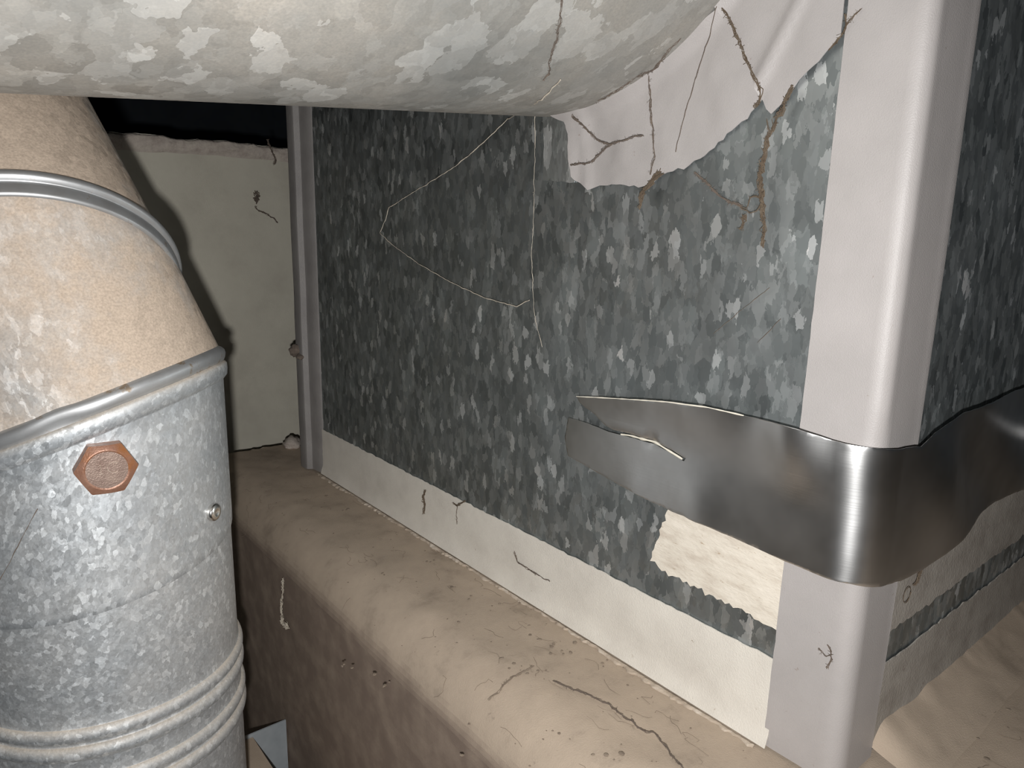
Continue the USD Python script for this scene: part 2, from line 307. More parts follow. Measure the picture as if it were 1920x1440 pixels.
# ------------------------------------------------------------------ the furnace the plenum stands on
LEDGE_X, LEDGE_R, BACK_Y = -0.060, 0.038, 0.715
def cabinet():
    t = thing('furnace_cabinet', 'dust-covered beige furnace cabinet with rounded top edge under the galvanized plenum', 'furnace')
    ys = np.r_[np.arange(-0.9, BACK_Y, 0.006), BACK_Y]
    prof = [(x, 0.0) for x in np.r_[0.95, np.arange(0.9, 0.0, -0.05), np.arange(0.0, LEDGE_X, -0.004)]]
    prof += [(LEDGE_X - LEDGE_R * math.sin(a), -LEDGE_R + LEDGE_R * math.cos(a)) for a in np.linspace(0, math.pi / 2, 17)]
    prof = np.array(prof)
    P = np.zeros((len(ys), len(prof), 3)); P[..., 0] = prof[None, :, 0]; P[..., 2] = prof[None, :, 1]; P[..., 1] = ys[:, None]
    lump = (meshkit.fbm(P.reshape(-1, 3) * 38 + 3, 4, 2) - 0.5).reshape(len(ys), len(prof)) * 0.0022
    P[..., 2] += lump
    P[-1, :, 2] += (meshkit.noise(np.c_[prof[:, 0] * 160, prof[:, 0] * 0, prof[:, 0] * 0], 4) - 0.5) * 0.003
    # the crumbs at the back edge lift it near the post
    bumpx = np.exp(-((P[..., 0] - 0.012) / 0.012) ** 2) * np.exp(-((P[..., 1] - BACK_Y) / 0.012) ** 2)
    v = P.reshape(-1, 3); f = quads(len(ys), len(prof))
    back = v.reshape(len(ys), len(prof), 3)[-1].copy(); low = back.copy(); low[:, 2] = -0.9
    m = trimesh.util.concatenate([trimesh.Trimesh(v, np.vstack([f[:, [0, 1, 2]], f[:, [0, 2, 3]]]), process=False),
                                  trimesh.Trimesh(*[np.vstack([back, low]), np.vstack([[(i, i + 1, i + 1 + len(back)), (i, i + 1 + len(back), i + len(back))] for i in range(len(back) - 1)]).reshape(-1, 3)], process=False)])
    if m.face_normals[:, 2].mean() < 0: m.invert()
    obj('top_panel', m, M_cab, t, smooth=50)
    fx = LEDGE_X - LEDGE_R
    # the front panel, its top tucked under the rounded edge
    P = []
    zs = np.r_[-LEDGE_R - 0.0005, np.arange(-LEDGE_R - 0.004, -0.35, -0.006), -0.9]
    for y in ys:
        P.append(np.c_[np.full(len(zs), fx + 0.0012), np.full(len(zs), y), zs])
    P = np.array(P); P[..., 0] += (meshkit.fbm(P.reshape(-1, 3) * 30, 3, 5) - 0.5).reshape(P.shape[:2]) * 0.0016
    f = quads(len(ys), len(zs)); m = trimesh.Trimesh(P.reshape(-1, 3), np.vstack([f[:, [0, 1, 2]], f[:, [0, 2, 3]]]), process=False)
    if m.face_normals[:, 0].mean() > 0: m.invert()
    obj('front_panel', m, M_cab, t, smooth=50, label='browner upright front panel below the rounded edge')
cabinet()

# ------------------------------------------------------------------ setting
def slab(x0, x1, y0, y1, z0, z1): 
    b = trimesh.creation.box(extents=(x1 - x0, y1 - y0, z1 - z0)); b.apply_translation(((x0 + x1) / 2, (y0 + y1) / 2, (z0 + z1) / 2)); return b
WALL_Y = 0.80
def backwall():
    xs = np.arange(-1.2, 1.2, 0.006); 
    top = 0.366 + 0.006 * (meshkit.fbm(np.c_[xs * 55, xs * 0, xs * 0], 4, 9) - 0.5) + 0.0
    pts = [(-1.2, -0.9)] + [(x, t) for x, t in zip(xs, top)] + [(1.2, -0.9)]
    w = UsdGeom.Xform.Define(stage, path_for('wall_back', None)); key(w.GetPrim(), kind='structure', label='pale beige board wall behind the plenum with a crumbling top edge')
    m = trimesh.creation.extrude_polygon(Polygon(pts), 0.03, engine='earcut')
    v = np.array(m.vertices); m.vertices = np.c_[v[:, 0], WALL_Y + 0.03 - v[:, 2], v[:, 1]]; m.fix_normals()
    obj('board', m, M_board, w.GetPrim(), smooth=False)
    # the broken rim: a ragged crust proud of the board
    lowe = 0.352 - 0.008 * meshkit.fbm(np.c_[xs * 18, xs * 0, xs * 0], 3, 12)
    n = 9
    P = np.zeros((len(xs), n, 3))
    for j in range(n):
        s = j / (n - 1)
        P[:, j, 0] = xs; P[:, j, 2] = lowe * (1 - s) + (top + 0.002) * s
        P[:, j, 1] = WALL_Y - 0.0005 - 0.004 * math.sin(math.pi * s) * (0.4 + meshkit.noise(np.c_[xs * 90, xs * 0 + j, xs * 0], 3))
    P[:, -1, 1] = WALL_Y + 0.02
    P[:, 1:-1, 2] += 0.002 * (meshkit.noise(P[:, 1:-1].reshape(-1, 3) * 200, 6).reshape(len(xs), n - 2) - 0.5)
    f = quads(len(xs), n); m = trimesh.Trimesh(P.reshape(-1, 3), np.vstack([f[:, [0, 1, 2]], f[:, [0, 2, 3]]]), process=False)
    if m.face_normals[:, 1].mean() > 0: m.invert()
    obj('broken_rim', m, M_crumb, w.GetPrim(), smooth=60, label='brown crumbling top rim')
backwall()
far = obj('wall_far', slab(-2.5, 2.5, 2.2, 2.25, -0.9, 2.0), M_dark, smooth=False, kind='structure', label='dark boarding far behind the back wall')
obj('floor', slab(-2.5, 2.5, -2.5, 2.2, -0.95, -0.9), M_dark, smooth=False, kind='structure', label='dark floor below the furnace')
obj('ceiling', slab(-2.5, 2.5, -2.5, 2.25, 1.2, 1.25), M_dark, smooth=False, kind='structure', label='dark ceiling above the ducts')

# ------------------------------------------------------------------ plenum
def panel(poly, cell, fn, thick=0.001): return sheet(poly, cell, thick, fn)
DY, DZ, DR = 0.2068, 0.5110, 0.1758               # the round duct's mouth in the left face
plen = thing('plenum', 'tall galvanized sheet metal plenum box with vertical spangle standing on the furnace', 'plenum')
left = Polygon([(0.0, 0.001), (0.632, 0.001), (0.632, 0.85), (0.0, 0.85)])
left = left.difference(shapely.Point(DY, DZ).buffer(DR - 0.012, 48))
obj('side_panel', sheet(Polygon([(RHO, 0.002), (0.625, 0.002), (0.625, 0.85), (RHO, 0.85)]).difference(shapely.Point(DY, DZ).buffer(DR - 0.012, 32)), 0.03, 0.001, lambda u, v, w: np.c_[0.001 - w, u, v]), M_plenum, plen, smooth=False)
obj('side_panel', sheet(Polygon([(RHO, 0.002), (0.60, 0.002), (0.60, 0.85), (RHO, 0.85)]), 0.03, 0.001, lambda u, v, w: np.c_[u, 0.001 - w, v]), M_plenum, plen, smooth=False)
obj('side_panel', slab(0.002, 0.60, 0.624, 0.625, 0.002, 0.85), M_plenum, plen, smooth=False)
obj('side_panel', slab(0.599, 0.60, 0.002, 0.623, 0.002, 0.85), M_plenum, plen, smooth=False)
th = np.linspace(math.pi, 1.5 * math.pi, 9)
crn = [np.c_[RHO + RHO * np.cos(th), RHO + RHO * np.sin(th), np.full(9, z)] for z in (0.002, 0.85)]
inn = [np.c_[RHO + (RHO - .001) * np.cos(th[::-1]), RHO + (RHO - .001) * np.sin(th[::-1]), np.full(9, z)] for z in (0.002, 0.85)]
v, f = loft([np.vstack([a, b]) for a, b in zip(crn, inn)])
mm = trimesh.Trimesh(v, f, process=False); mm.fix_normals()
obj('corner_fold', mm, M_plenum, plen, smooth=40)

# far corner: a taped standing seam
prof = np.array([(0.0, 0.580), (-0.0015, 0.5815), (-0.004, 0.588), (-0.0045, 0.597), (-0.0052, 0.600), (-0.0100, 0.6035), (-0.0110, 0.606), (-0.0110, 0.618), (-0.0095, 0.6225), (-0.005, 0.6285), (0.0, 0.632)])
zs = np.r_[np.arange(0.001, 0.5, 0.012), 0.85]
rr = []
for z in zs:
    p = prof.copy(); k = 0.0007 * (meshkit.noise(np.array([[z * 30, 0, 0]]), 2)[0] - 0.5)
    p[1:-1, 0] += k
    rr.append(np.c_[p[:, 0], p[:, 1], np.full(len(p), z)])
v, f = loft(rr)
mm = trimesh.Trimesh(v, f, process=False); mm.fix_normals()
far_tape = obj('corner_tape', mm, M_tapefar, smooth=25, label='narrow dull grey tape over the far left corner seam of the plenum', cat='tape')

# ------------------------------------------------------------------ tapes on the plenum
def stick(off): return lambda u, v, w: wrap(u, v, w, off)
# near corner tape, from the furnace top up out of the picture
cor = ragged([(0.0365, 0.0015), (0.0335, 0.255), (0.0325, 0.36), (0.0325, 0.60), (-0.0385, 0.60), (-0.0395, 0.36), (-0.040, 0.255), (-0.033, 0.0015)], 0.00008, 3, 0.006)
def corfn(u, v, w):
    b = 0.0015 * np.exp(-((u) / 0.0026) ** 2)          # the seam under it stands out as a rounded rib
    b = b * smooth01((v - 0.172) / 0.02)
    b = b + 0.0004 * np.exp(-((u + 0.036) / 0.002) ** 2)
    return wrap(u, v, w + b, 0.0014)
obj('corner_tape', sheet(cor, 0.003, 0.0005, corfn), M_tape, smooth=40, label='wide pale grey tape running up the near corner of the plenum', cat='tape')

# round the duct's mouth
colA = ragged([(0.2128, 0.3353), (0.1773, 0.3382), (0.1570, 0.3428), (0.1314, 0.3522), (0.1148, 0.3598), (0.1012, 0.3686), (0.0953, 0.3717), (0.0882, 0.3598), (0.0787, 0.3434), (0.0691, 0.3272), (0.0730, 0.3236), (0.0853, 0.3143), (0.1032, 0.3022), (0.1129, 0.2974), (0.1269, 0.2954), (0.1332, 0.2909), (0.1434, 0.2893), (0.1575, 0.2916), (0.1745, 0.2916), (0.1823, 0.2892), (0.1898, 0.2938), (0.1961, 0.2975), (0.1978, 0.3045), (0.1991, 0.3187), (0.2025, 0.3299)], 0.0006, 5, 0.003)
def colfn(off, seed, amp):
    def fn(u, v, w):
        r = np.hypot(u - DY, v - DZ)
        flare = 0.006 * smooth01((DR + 0.008 - r) / 0.01)
        wr = amp * (meshkit.fbm(np.c_[u * 45, v * 45, u * 0], 3, seed) - 0.4)
        return wrap(u, v, w + flare + np.maximum(wr, 0), off)
    return fn
def colAfn(u, v, w):
    p = 0.0020 * np.exp(-(((u - 0.185) - 0.1 * (v - 0.30)) / 0.004) ** 2) + 0.003 * smooth01((u - 0.185) / 0.012)
    return colfn(0.0012, 21, 0.003)(u, v, w + p)
obj('duct_tape', sheet(colA, 0.003, 0.0005, colAfn), M_tape, smooth=40, label='torn piece of pale grey tape with cobwebs, right below the round duct', cat='tape')
colB = ragged([(0.0968, 0.3711), (0.1021, 0.3794), (0.0880, 0.3879), (0.0664, 0.4042), (0.0144, 0.3890), (0.0100, 0.3531), (0.0307, 0.3532), (0.0329, 0.3490), (0.0397, 0.3426), (0.0464, 0.3366), (0.0533, 0.3302), (0.0585, 0.3242), (0.0642, 0.3197), (0.0670, 0.3222), (0.0690, 0.3260), (0.0787, 0.3434), (0.0882, 0.3598)], 0.0004, 6, 0.003)
def colBfn(u, v, w):
    a, b = np.array(FOLD[0]), np.array(FOLD[1]); d = (b - a) / np.linalg.norm(b - a)
    s = (u - a[0]) * -d[1] + (v - a[1]) * d[0]
    rid = 0.0022 * np.exp(-(s / 0.0035) ** 2) - 0.0004 * np.exp(-((s + .006) / 0.004) ** 2)
    return colfn(0.0019, 22, 0.002)(u, v, w + np.maximum(rid, 0))
FOLD = [(0.0542, 0.3666), (0.0714, 0.3357)]
ann = shapely.Point(DY, DZ).buffer(DR + 0.05, 48).difference(shapely.Point(DY, DZ).buffer(DR - 0.003, 48)).intersection(box(0.0, 0.378, 0.30, 0.80))
colB = colB.union(ann).buffer(0)      # it goes on round the duct's mouth
colB = colB.difference(box(-1, -1, 0.034, 2))
colB = min(getattr(colB, 'geoms', [colB]), key=lambda q: q.bounds[1])
obj('duct_tape', sheet(colB, 0.003, 0.0005, colBfn), M_tape, smooth=40, label='folded upper piece of pale grey tape between the round duct and corner tape', cat='tape')

# cream tape along the foot and the torn band above it
foot = ragged([(0.5785, 0.0015), (0.5795, 0.051), (0.034, 0.0512), (0.034, 0.0015)], 0.0003, 8, 0.004, edges=(1, 0))
obj('foot_tape', sheet(foot, 0.006, 0.0007, lambda u, v, w: wrap(u, v, w + 0.0035 * smooth01((0.012 - v) / 0.012), 0.0008)), M_cream, smooth=40, label='long cream paper tape sealing the foot of the plenum left face to the furnace', cat='tape')
band = ragged([(0.1079, 0.1143), (0.1100, 0.1075), (0.1128, 0.0974), (0.1145, 0.0895), (0.1186, 0.0796), (0.1197, 0.0733), (0.1131, 0.0718)] + [(0.036, 0.0675), (-0.022, 0.0695), (-0.022, 0.140), (0.036, 0.1215), (0.09, 0.119)], 0.0009, 9, 0.0025, edges=(0, 1, 2, 3, 4, 5, 6))
obj('paper_tape', sheet(band, 0.004, 0.0004, stick(0.0008)), M_paper, smooth=40, label='torn cream paper tape under the shiny foil strip, left of the near corner', cat='tape')
bandr = ragged([(-0.024, 0.0705), (-0.42, 0.0705), (-0.42, 0.150), (-0.024, 0.140)], 0.0007, 19, 0.004, edges=(0, 1, 2))
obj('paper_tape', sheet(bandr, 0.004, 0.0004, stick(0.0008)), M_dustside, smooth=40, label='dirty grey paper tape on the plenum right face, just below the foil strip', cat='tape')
footr = ragged([(-0.034, 0.0525), (-0.42, 0.0525), (-0.42, 0.004), (-0.030, 0.004)], 0.0006, 10, 0.004, edges=(0, 1, 2))
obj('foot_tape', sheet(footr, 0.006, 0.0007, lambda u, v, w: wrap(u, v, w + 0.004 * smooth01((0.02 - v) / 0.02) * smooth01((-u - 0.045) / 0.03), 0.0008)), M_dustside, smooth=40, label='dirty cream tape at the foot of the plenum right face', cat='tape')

# the shiny foil strip wrapped round the corner
def uv_right(l): return [(-x, z) for x, z in l]
fl_top = [(0.1768, 0.1640), (0.1535, 0.1677), (0.1248, 0.1721), (0.1026, 0.1752), (0.0787, 0.1772), (0.0568, 0.1768), (0.0396, 0.1772), (0.0287, 0.1770), (0.0131, 0.1744), (0.0022, 0.1736)]
fr_top = uv_right([(0.0250, 0.1708), (0.0360, 0.1760), (0.0634, 0.1817), (0.1043, 0.1824), (0.1432, 0.1829), (0.1873, 0.1835), (0.2615, 0.1817)])
fr_bot = uv_right([(0.2913, 0.1298), (0.2188, 0.1186), (0.1619, 0.1196), (0.1150, 0.1152), (0.0746, 0.1089), (0.0444, 0.1044), (0.0242, 0.1042)])
fl_bot = [(0.0029, 0.1082), (0.0131, 0.1078), (0.0351, 0.1085), (0.0759, 0.1109), (0.1163, 0.1127), (0.1501, 0.1168), (0.1861, 0.1223), (0.1898, 0.1341), (0.1870, 0.1476), (0.1702, 0.1477), (0.1520, 0.1463)]
slit = [(0.1350, 0.1469), (0.1151, 0.1472), (0.0948, 0.1426), (0.0938, 0.1444), (0.1145, 0.1495), (0.1344, 0.1494), (0.1470, 0.1485), (0.1532, 0.1501), (0.1615, 0.1551), (0.1699, 0.1581), (0.1747, 0.1606)]
SL = np.array([(0.1871, 0.1487), (0.1522, 0.1483), (0.1343, 0.1487), (0.1145, 0.1486), (0.0941, 0.1434), (0.0562, 0.1408)])
foilp = ragged(fl_top + fr_top + fr_bot + fl_bot + slit, 0.00015, 12, 0.004)
def foilfn(u, v, w):
    zs = np.interp(u, SL[::-1, 0], SL[::-1, 1])
    up = smooth01((v - zs) / 0.05) * smooth01((u - 0.012) / 0.09)
    lift = 0.0095 * up + 0.0014 * smooth01((v - zs + .001) / 0.003) * smooth01((u - SL[-2, 0]) / .03)
    # the top edge bells out just left of the corner
    lift = lift + 0.006 * np.exp(-((u - 0.03) / 0.018) ** 2) * smooth01((v - 0.135) / 0.04)
    # loose and wavy on the right face
    rr = smooth01((-u - 0.012) / 0.05)
    lift = lift + rr * (0.004 + 0.0035 * np.sin((-u) * 34 + 0.6) * np.sin((v - 0.1) * 34) + 0.0015 * np.sin(-u * 60 + v * 80))
    lift = lift + rr * 0.004 * np.exp(-((-u - 0.178) / 0.004) ** 2)
    # dents
    for a, b, s, h in ((0.118, 0.150, 0.004, -0.0012), (0.085, 0.118, 0.016, 0.0010), (0.13, 0.118, 0.012, 0.0006)):
        lift = lift + h * np.exp(-((u - a) ** 2 + (v - b) ** 2) / s ** 2)
    return wrap(u, v, w + np.maximum(lift, -0.0008), 0.0062, 0.0125)
foil = thing('foil_tape', 'shiny dark foil strip wrapped round the near corner of the plenum, left end torn', 'tape', (0, 0, 0.107))
obj('strip', sheet(foilp, 0.0025, 0.0004, foilfn), M_foil, foil, smooth=60)
# a pale line laid along the tear and the top edge
def edge_line(pts, r, dz=0, step=0.002, seed=1):
    p = np.array(pts); d = np.r_[0, np.cumsum(np.linalg.norm(np.diff(p, axis=0), axis=1))]
    s = np.arange(0, d[-1], step); q = np.c_[np.interp(s, d, p[:, 0]), np.interp(s, d, p[:, 1]) + dz]
    xyz = foilfn(q[:, 0], q[:, 1], np.full(len(q), 0.0004))
    return tube(xyz, r * (0.6 + 0.8 * meshkit.noise(np.c_[s * 300, s * 0, s * 0], seed)))
obj('torn_edge', edge_line([(0.1413, 0.1471), (0.1343, 0.1481), (0.1145, 0.1483), (0.0952, 0.1434)], 0.0007), M_foiledge, foil, label='pale torn edge of the slit')
obj('torn_edge', edge_line(fl_top[:6], 0.00035, seed=4), M_foiledge, foil, label='pale upper edge')

# ------------------------------------------------------------------ round duct into the plenum
yaw, drop = 0.0, -0.079
dd = np.array([-math.cos(yaw), math.sin(yaw), drop]); dd /= np.linalg.norm(dd)
e1 = np.cross(dd, [0, 0, 1]); e1 /= np.linalg.norm(e1); e2 = np.cross(e1, dd)
duct = thing('round_duct', 'large round galvanized duct entering the plenum across the top of the picture', 'duct', (0, DY, DZ))
tt = np.linspace(0, 2 * np.pi, 145)[:-1]
def duct_ring(s, r): return np.array([0, DY, DZ]) + s * dd + r * (np.outer(np.cos(tt), e1) + np.outer(np.sin(tt), e2))
def to_face(s0, r):   # ring cut by the plenum's face
    o = r * (np.outer(np.cos(tt), e1) + np.outer(np.sin(tt), e2)); p = np.array([0, DY, DZ]) + o
    return p + np.outer((-0.0 - p[:, 0]) / dd[0], dd)
ss = np.arange(0.06, 1.3, 0.02)
rings = [to_face(0, DR) * np.array([0, 1, 1]) + np.array([0.010, 0, 0])] + [to_face(0, DR) + np.array([-0.0002, 0, 0])] + [duct_ring(s, DR) for s in ss]
vs = [np.full(len(tt), -0.01), np.zeros(len(tt))] + [np.full(len(tt), s) for s in ss]
m, uv = cyl_uv_loft(rings, vs, DR)
m = trimesh.Trimesh(*m, process=False)
if ((m.triangles_center - np.array([0, DY, DZ])) * m.face_normals).sum(1)[-10] < 0: m.invert()
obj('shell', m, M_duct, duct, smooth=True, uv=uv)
tab = ragged([(0.2279, 0.3395), (0.2262, 0.3225), (0.2256, 0.2969), (0.1964, 0.2944), (0.1986, 0.3362)], 0.0002, 14, 0.004)
obj('collar_tab', sheet(tab, 0.004, 0.0008, stick(0.0004)), M_tab, duct, smooth=False, label='flat bent tab of the collar lying on the plenum')

# ------------------------------------------------------------------ vertical flue pipe with elbow
AX, PR = np.array([-0.25174, 0.34918]), 0.0762
N = 180
ph = np.linspace(0, 2 * np.pi, N + 1)[:-1] + math.radians(60)
circ = np.c_[np.cos(ph), np.sin(ph)]
SEAM = np.array([0.15229657, 0.30834052, -0.22456701])
LAP = np.array([0.06595285, 0.1596088, 0.05120042])
pipe = thing('flue_pipe', 'upright round galvanized flue pipe with a dusty elbow and a rusty bolt at left', 'pipe', (AX[0], AX[1], 0.0))
def ring_at(r, z): 
    z = z if np.ndim(z) else np.full(N, z)
    return np.c_[AX + r * circ, z]
def plane_z(k, r): return k[0] + r * circ @ k[1:]
def build(rings, name, mat, vs=None, label=None, parent=None, closed_profile=False, smooth=True):
    if vs is None:
        d = [0.0]
        for a, b in zip(rings[:-1], rings[1:]): d.append(d[-1] + np.linalg.norm(a - b, axis=1).mean())
        vs = d
    m, uv = cyl_uv_loft(rings, vs, PR)
    m = trimesh.Trimesh(*m, process=False)
    c = m.vertices.mean(0); k = len(m.faces) // 2
    if ((m.triangles_center - np.array([AX[0], AX[1], 0])) * m.face_normals)[:, :2].sum() < 0: m.invert()
    return obj(name, m, mat, parent or pipe, smooth=smooth, uv=uv, label=label)
# lower section with its two pairs of swaged ribs, up to the lap
def rib(z0, h, amp, n=13): return [(z0 + h * math.cos(math.pi * k / (n - 1)) * -1, amp * math.sin(math.pi * k / (n - 1))) for k in range(n)]
prof = [(-0.1975, 0), (-0.15, 0), (-0.12, 0)]
for z in (-0.0525, -0.0415, -0.0215, -0.0105):
    prof += rib(z, 0.0046, 0.0030)
zlap = plane_z(LAP, PR)
rings = [ring_at(PR - 0.0006 + a, z) for z, a in prof] + [ring_at(PR - 0.0006, -0.002 + s * (zlap + 0.006 + 0.002)) for s in np.linspace(0.05, 1, 8)]
build(rings, 'lower_section', M_pipe)
# upper section above the lap, flared to a lip at the elbow seam
zs_ = plane_z(SEAM, PR)
rings = [ring_at(PR - 0.0005, zlap), ring_at(PR + 0.0005, zlap + 0.0002)]
rings += [ring_at(PR + 0.0006, zlap * (1 - s) + (zs_ - 0.010) * s) for s in np.linspace(0.05, 1, 10)]
rings += [ring_at(PR + a, zs_ + b) for a, b in ((0.0016, -0.0088), (0.0030, -0.0070), (0.0034, -0.0030), (0.0032, 0.0), (0.0020, 0.0014), (-0.001, 0.0016))]
build(rings, 'upper_section', M_pipe)
# elbow gores
BCEN = np.array([-0.27250846, 0.35358852, 0.23040985])       # the bead ring's centre and axis
nb = np.array([0.06296302, 0.69260681, 0.71856208]); nb /= np.linalg.norm(nb)
d2 = np.array([-0.19868056, 0.60032044, 0.77468794]); d2 /= np.linalg.norm(d2)
cc = np.cross(nb, [0.3, 0.1, 0.9]); cc /= np.linalg.norm(cc); c2 = np.cross(nb, cc)
def bead_ring(r):
    tq = np.linspace(0, 2 * np.pi, 721)[:-1]
    return BCEN + r * (np.outer(np.cos(tq), cc) + np.outer(np.sin(tq), c2))
def match(ringa, ringb):   # ringb resampled to run alongside ringa (same phase, same sense)
    cb = ringb.mean(0); ca = ringa.mean(0)
    best = None
    n = len(ringa); m_ = len(ringb)
    for sg in (1, -1):
        rb = ringb[::sg]
        for k in range(0, m_, 4):
            q = np.roll(rb, -k, 0)[np.arange(n) * m_ // n]
            e = (((q - cb) - (ringa - ca)) ** 2).sum()
            if best is None or e < best[0]: best = (e, q)
    return best[1]
sring = ring_at(PR + 0.0012, zs_ + 0.0015)
B0 = match(sring, bead_ring(PR))
BC = B0.mean(0)
def grow(ring, c, k): 
    d = ring - c; l = np.linalg.norm(d, axis=1, keepdims=True); return ring + d / l * k
up_ = sring.copy()
lip = [ring_at(PR + 0.0004, zs_ + 0.0012), ring_at(PR + 0.0016, zs_ + 0.0020), ring_at(PR + 0.0024, zs_ + 0.0040), ring_at(PR + 0.0027, zs_ + 0.0065), ring_at(PR + 0.0022, zs_ + 0.0085), ring_at(PR + 0.0006, zs_ + 0.0100), ring_at(PR - 0.0012, zs_ + 0.0108)]
# the crimp wanders: one stretch of the lip is dented
dent = np.exp(-((np.degrees(np.arctan2(circ[:, 1], circ[:, 0])) + 108) / 9) ** 2)
for q in lip[1:6]: q[:, 2] += 0.0016 * dent; q[:, :2] -= circ * (0.0012 * dent)[:, None]
build(lip, 'crimped_lip', M_bead, label='bare crimped lip between elbow and pipe')
body = [lip[-1] * (1 - s) + grow(B0, BC, -0.0005) * s for s in np.linspace(0, 1, 14)]
build(body, 'elbow_gore', M_gore)
def local(r, du, amp):  # ring r shifted along d2-side normal nb by du and grown by amp
    return grow(r, BC, amp) + nb * du
bead = [local(B0, b, a) for a, b in ((-0.0008, -0.0100), (0.0007, -0.0098), (0.0012, -0.0085), (0.0014, -0.0065), (0.0015, -0.0040), (0.0013, -0.0022), (0.0004, -0.0012), (-0.0006, -0.0006), (0.0006, 0.0000), (0.0024, 0.0006), (0.0032, 0.0020), (0.0032, 0.0038), (0.0024, 0.0052), (0.0008, 0.0060), (-0.0010, 0.0062))]
build(bead, 'elbow_bead', M_bead, label='bare double bead round the elbow')
seg = [grow(B0, BC, -0.0005) + d2 * s for s in np.r_[0.002, np.arange(0.02, 0.16, 0.02)]]
g2 = seg[-1]; C2 = g2.mean(0)
d3 = np.array([-0.20, 0.75, 0.55]); d3 /= np.linalg.norm(d3)
build(seg, 'elbow_gore', M_gore)
bead2 = [grow(g2, C2, a) + d2 * b for a, b in ((-0.0008, -0.004), (0.0022, -0.003), (0.0026, 0.0), (0.0022, 0.003), (-0.0008, 0.004))]
build(bead2, 'elbow_bead', M_gore)
build([g2 + d3 * s for s in np.arange(0.0, 0.24, 0.03)], 'end_section', M_gore)

# rusty hex bolt, its head stamped
def frame_at(p):
    n = np.array([p[0] - AX[0], p[1] - AX[1], 0]); n /= np.linalg.norm(n); t = np.cross([0, 0, 1.0], n); return n, t, np.array([0, 0, 1.0])
def bolt():
    c = np.array([-0.25675, 0.27315, 0.14108]); n, t, up = frame_at(c)
    base = np.r_[AX, c[2]] + n * (PR - 0.001)
    Rr = 0.0147; H = 0.0098
    # hex prism with a turned chamfer: hexagon cut by a cone, per angle
    na, ro = 144, math.radians(-1)
    th = np.linspace(0, 2 * np.pi, na + 1)[:-1]
    hexr = lambda a: Rr * math.cos(math.pi / 6) / np.cos((a - ro + math.pi / 6) % (math.pi / 3) - math.pi / 6)
    hr = hexr(th + math.pi / 6)
    fr = 0.0107
    levels = [(hr, np.zeros(na))]
    zch = H - (hr - fr) * 0.62                            # where the cone meets the flats
    levels.append((hr, zch)); levels.append((np.full(na, fr + 0.0004), np.full(na, H - 0.0002))); levels.append((np.full(na, fr - 0.0004), np.full(na, H)))
    levels.append((np.full(na, 0.0096), np.full(na, H - 0.0003)))
    rings = [base + np.outer(h, n) + np.outer(r * np.cos(th), t) + np.outer(r * np.sin(th), up) for r, h in levels]
    v, f = loft(rings)
    mm = trimesh.Trimesh(v, f, process=False)
    if (mm.face_normals * (mm.triangles_center - base)).sum() < 0: mm.invert()
    b = obj('hex_bolt', mm, M_rust, pipe, smooth=22, label='rust-brown hexagonal bolt head')
    disc = np.vstack([[base + n * (H - 0.0002)], base + n * (H - 0.0003) + 0.0099 * (np.outer(np.cos(th), t) + np.outer(np.sin(th), up))])
    f = np.array([(0, i + 1, (i + 1) % na + 1) for i in range(na)])
    mm = trimesh.Trimesh(disc, f, process=False)
    if mm.face_normals.mean(0) @ n < 0: mm.invert()
    obj('bolt_face', mm, M_boltface, b, smooth=False, label='duller round top face of the bolt')
    # raised stamp: 1 and C
    def put(xy): return np.array([base + n * (H + 0.0001) + x * t + y * up for x, y in xy])
    one = [put([(-0.0028, y) for y in np.linspace(0.0034, -0.0016, 9)]), put([(-0.0036 + 0.0008 * k, 0.0026 + 0.0008 * k) for k in np.linspace(0, 1, 4)]), put([(x, -0.0016) for x in np.linspace(-0.0037, -0.0019, 5)])]
    a = np.linspace(math.radians(50), math.radians(300), 14)
    cee = [put([(0.0032 + 0.0030 * math.cos(q), 0.0010 + 0.0028 * math.sin(q)) for q in a])]
    mm = trimesh.util.concatenate([tube(p, 0.00022, 6) for p in one + cee])
    obj('stamp_mark', mm, M_stamp, b, smooth=50, label='raised stamp reading 1C')
bolt()
def rivet():
    c = np.array([-0.20119571, 0.29215619, 0.0962156]); n, t, up = frame_at(c)
    base = np.r_[AX, c[2]] + n * (PR + 0.0002)
    th = np.linspace(0, 2 * np.pi, 33)[:-1]
    lv = [(0.0050, 0), (0.0053, 0.0010), (0.0053, 0.0026), (0.0046, 0.0036), (0.0030, 0.0041), (0.0022, 0.0040), (0.0018, 0.0036), (0.00001, 0.0035)]
    rings = [base + h * n + r * (np.outer(np.cos(th), t) + np.outer(np.sin(th), up)) for r, h in lv]
    v, f = loft(rings); mm = trimesh.Trimesh(v, f, process=False)
    if (mm.face_normals * (mm.triangles_center - base)).sum() < 0: mm.invert()
    obj('rivet', mm, M_rivet, pipe, smooth=50, label='shiny domed rivet head')
rivet()

# ------------------------------------------------------------------ low duct piece at the lower left
lowd = thing('low_duct', 'small dusty sheet metal duct end with a bare grey flange low beside the furnace', 'duct', (-0.2, 0.45, -0.9))
obj('flange', slab(-0.36, -0.0985, 0.467, 0.4685, -0.9, -0.1955), M_flange, lowd, smooth=False, label='bare blue-grey flange plate')
bx = slab(-0.40, -0.1305, 0.10, 0.4665, -0.9, -0.1985)
bx = bx.subdivide_to_size(0.02); 
obj('duct_body', bx, M_cab, lowd, smooth=False, label='dusty beige top')

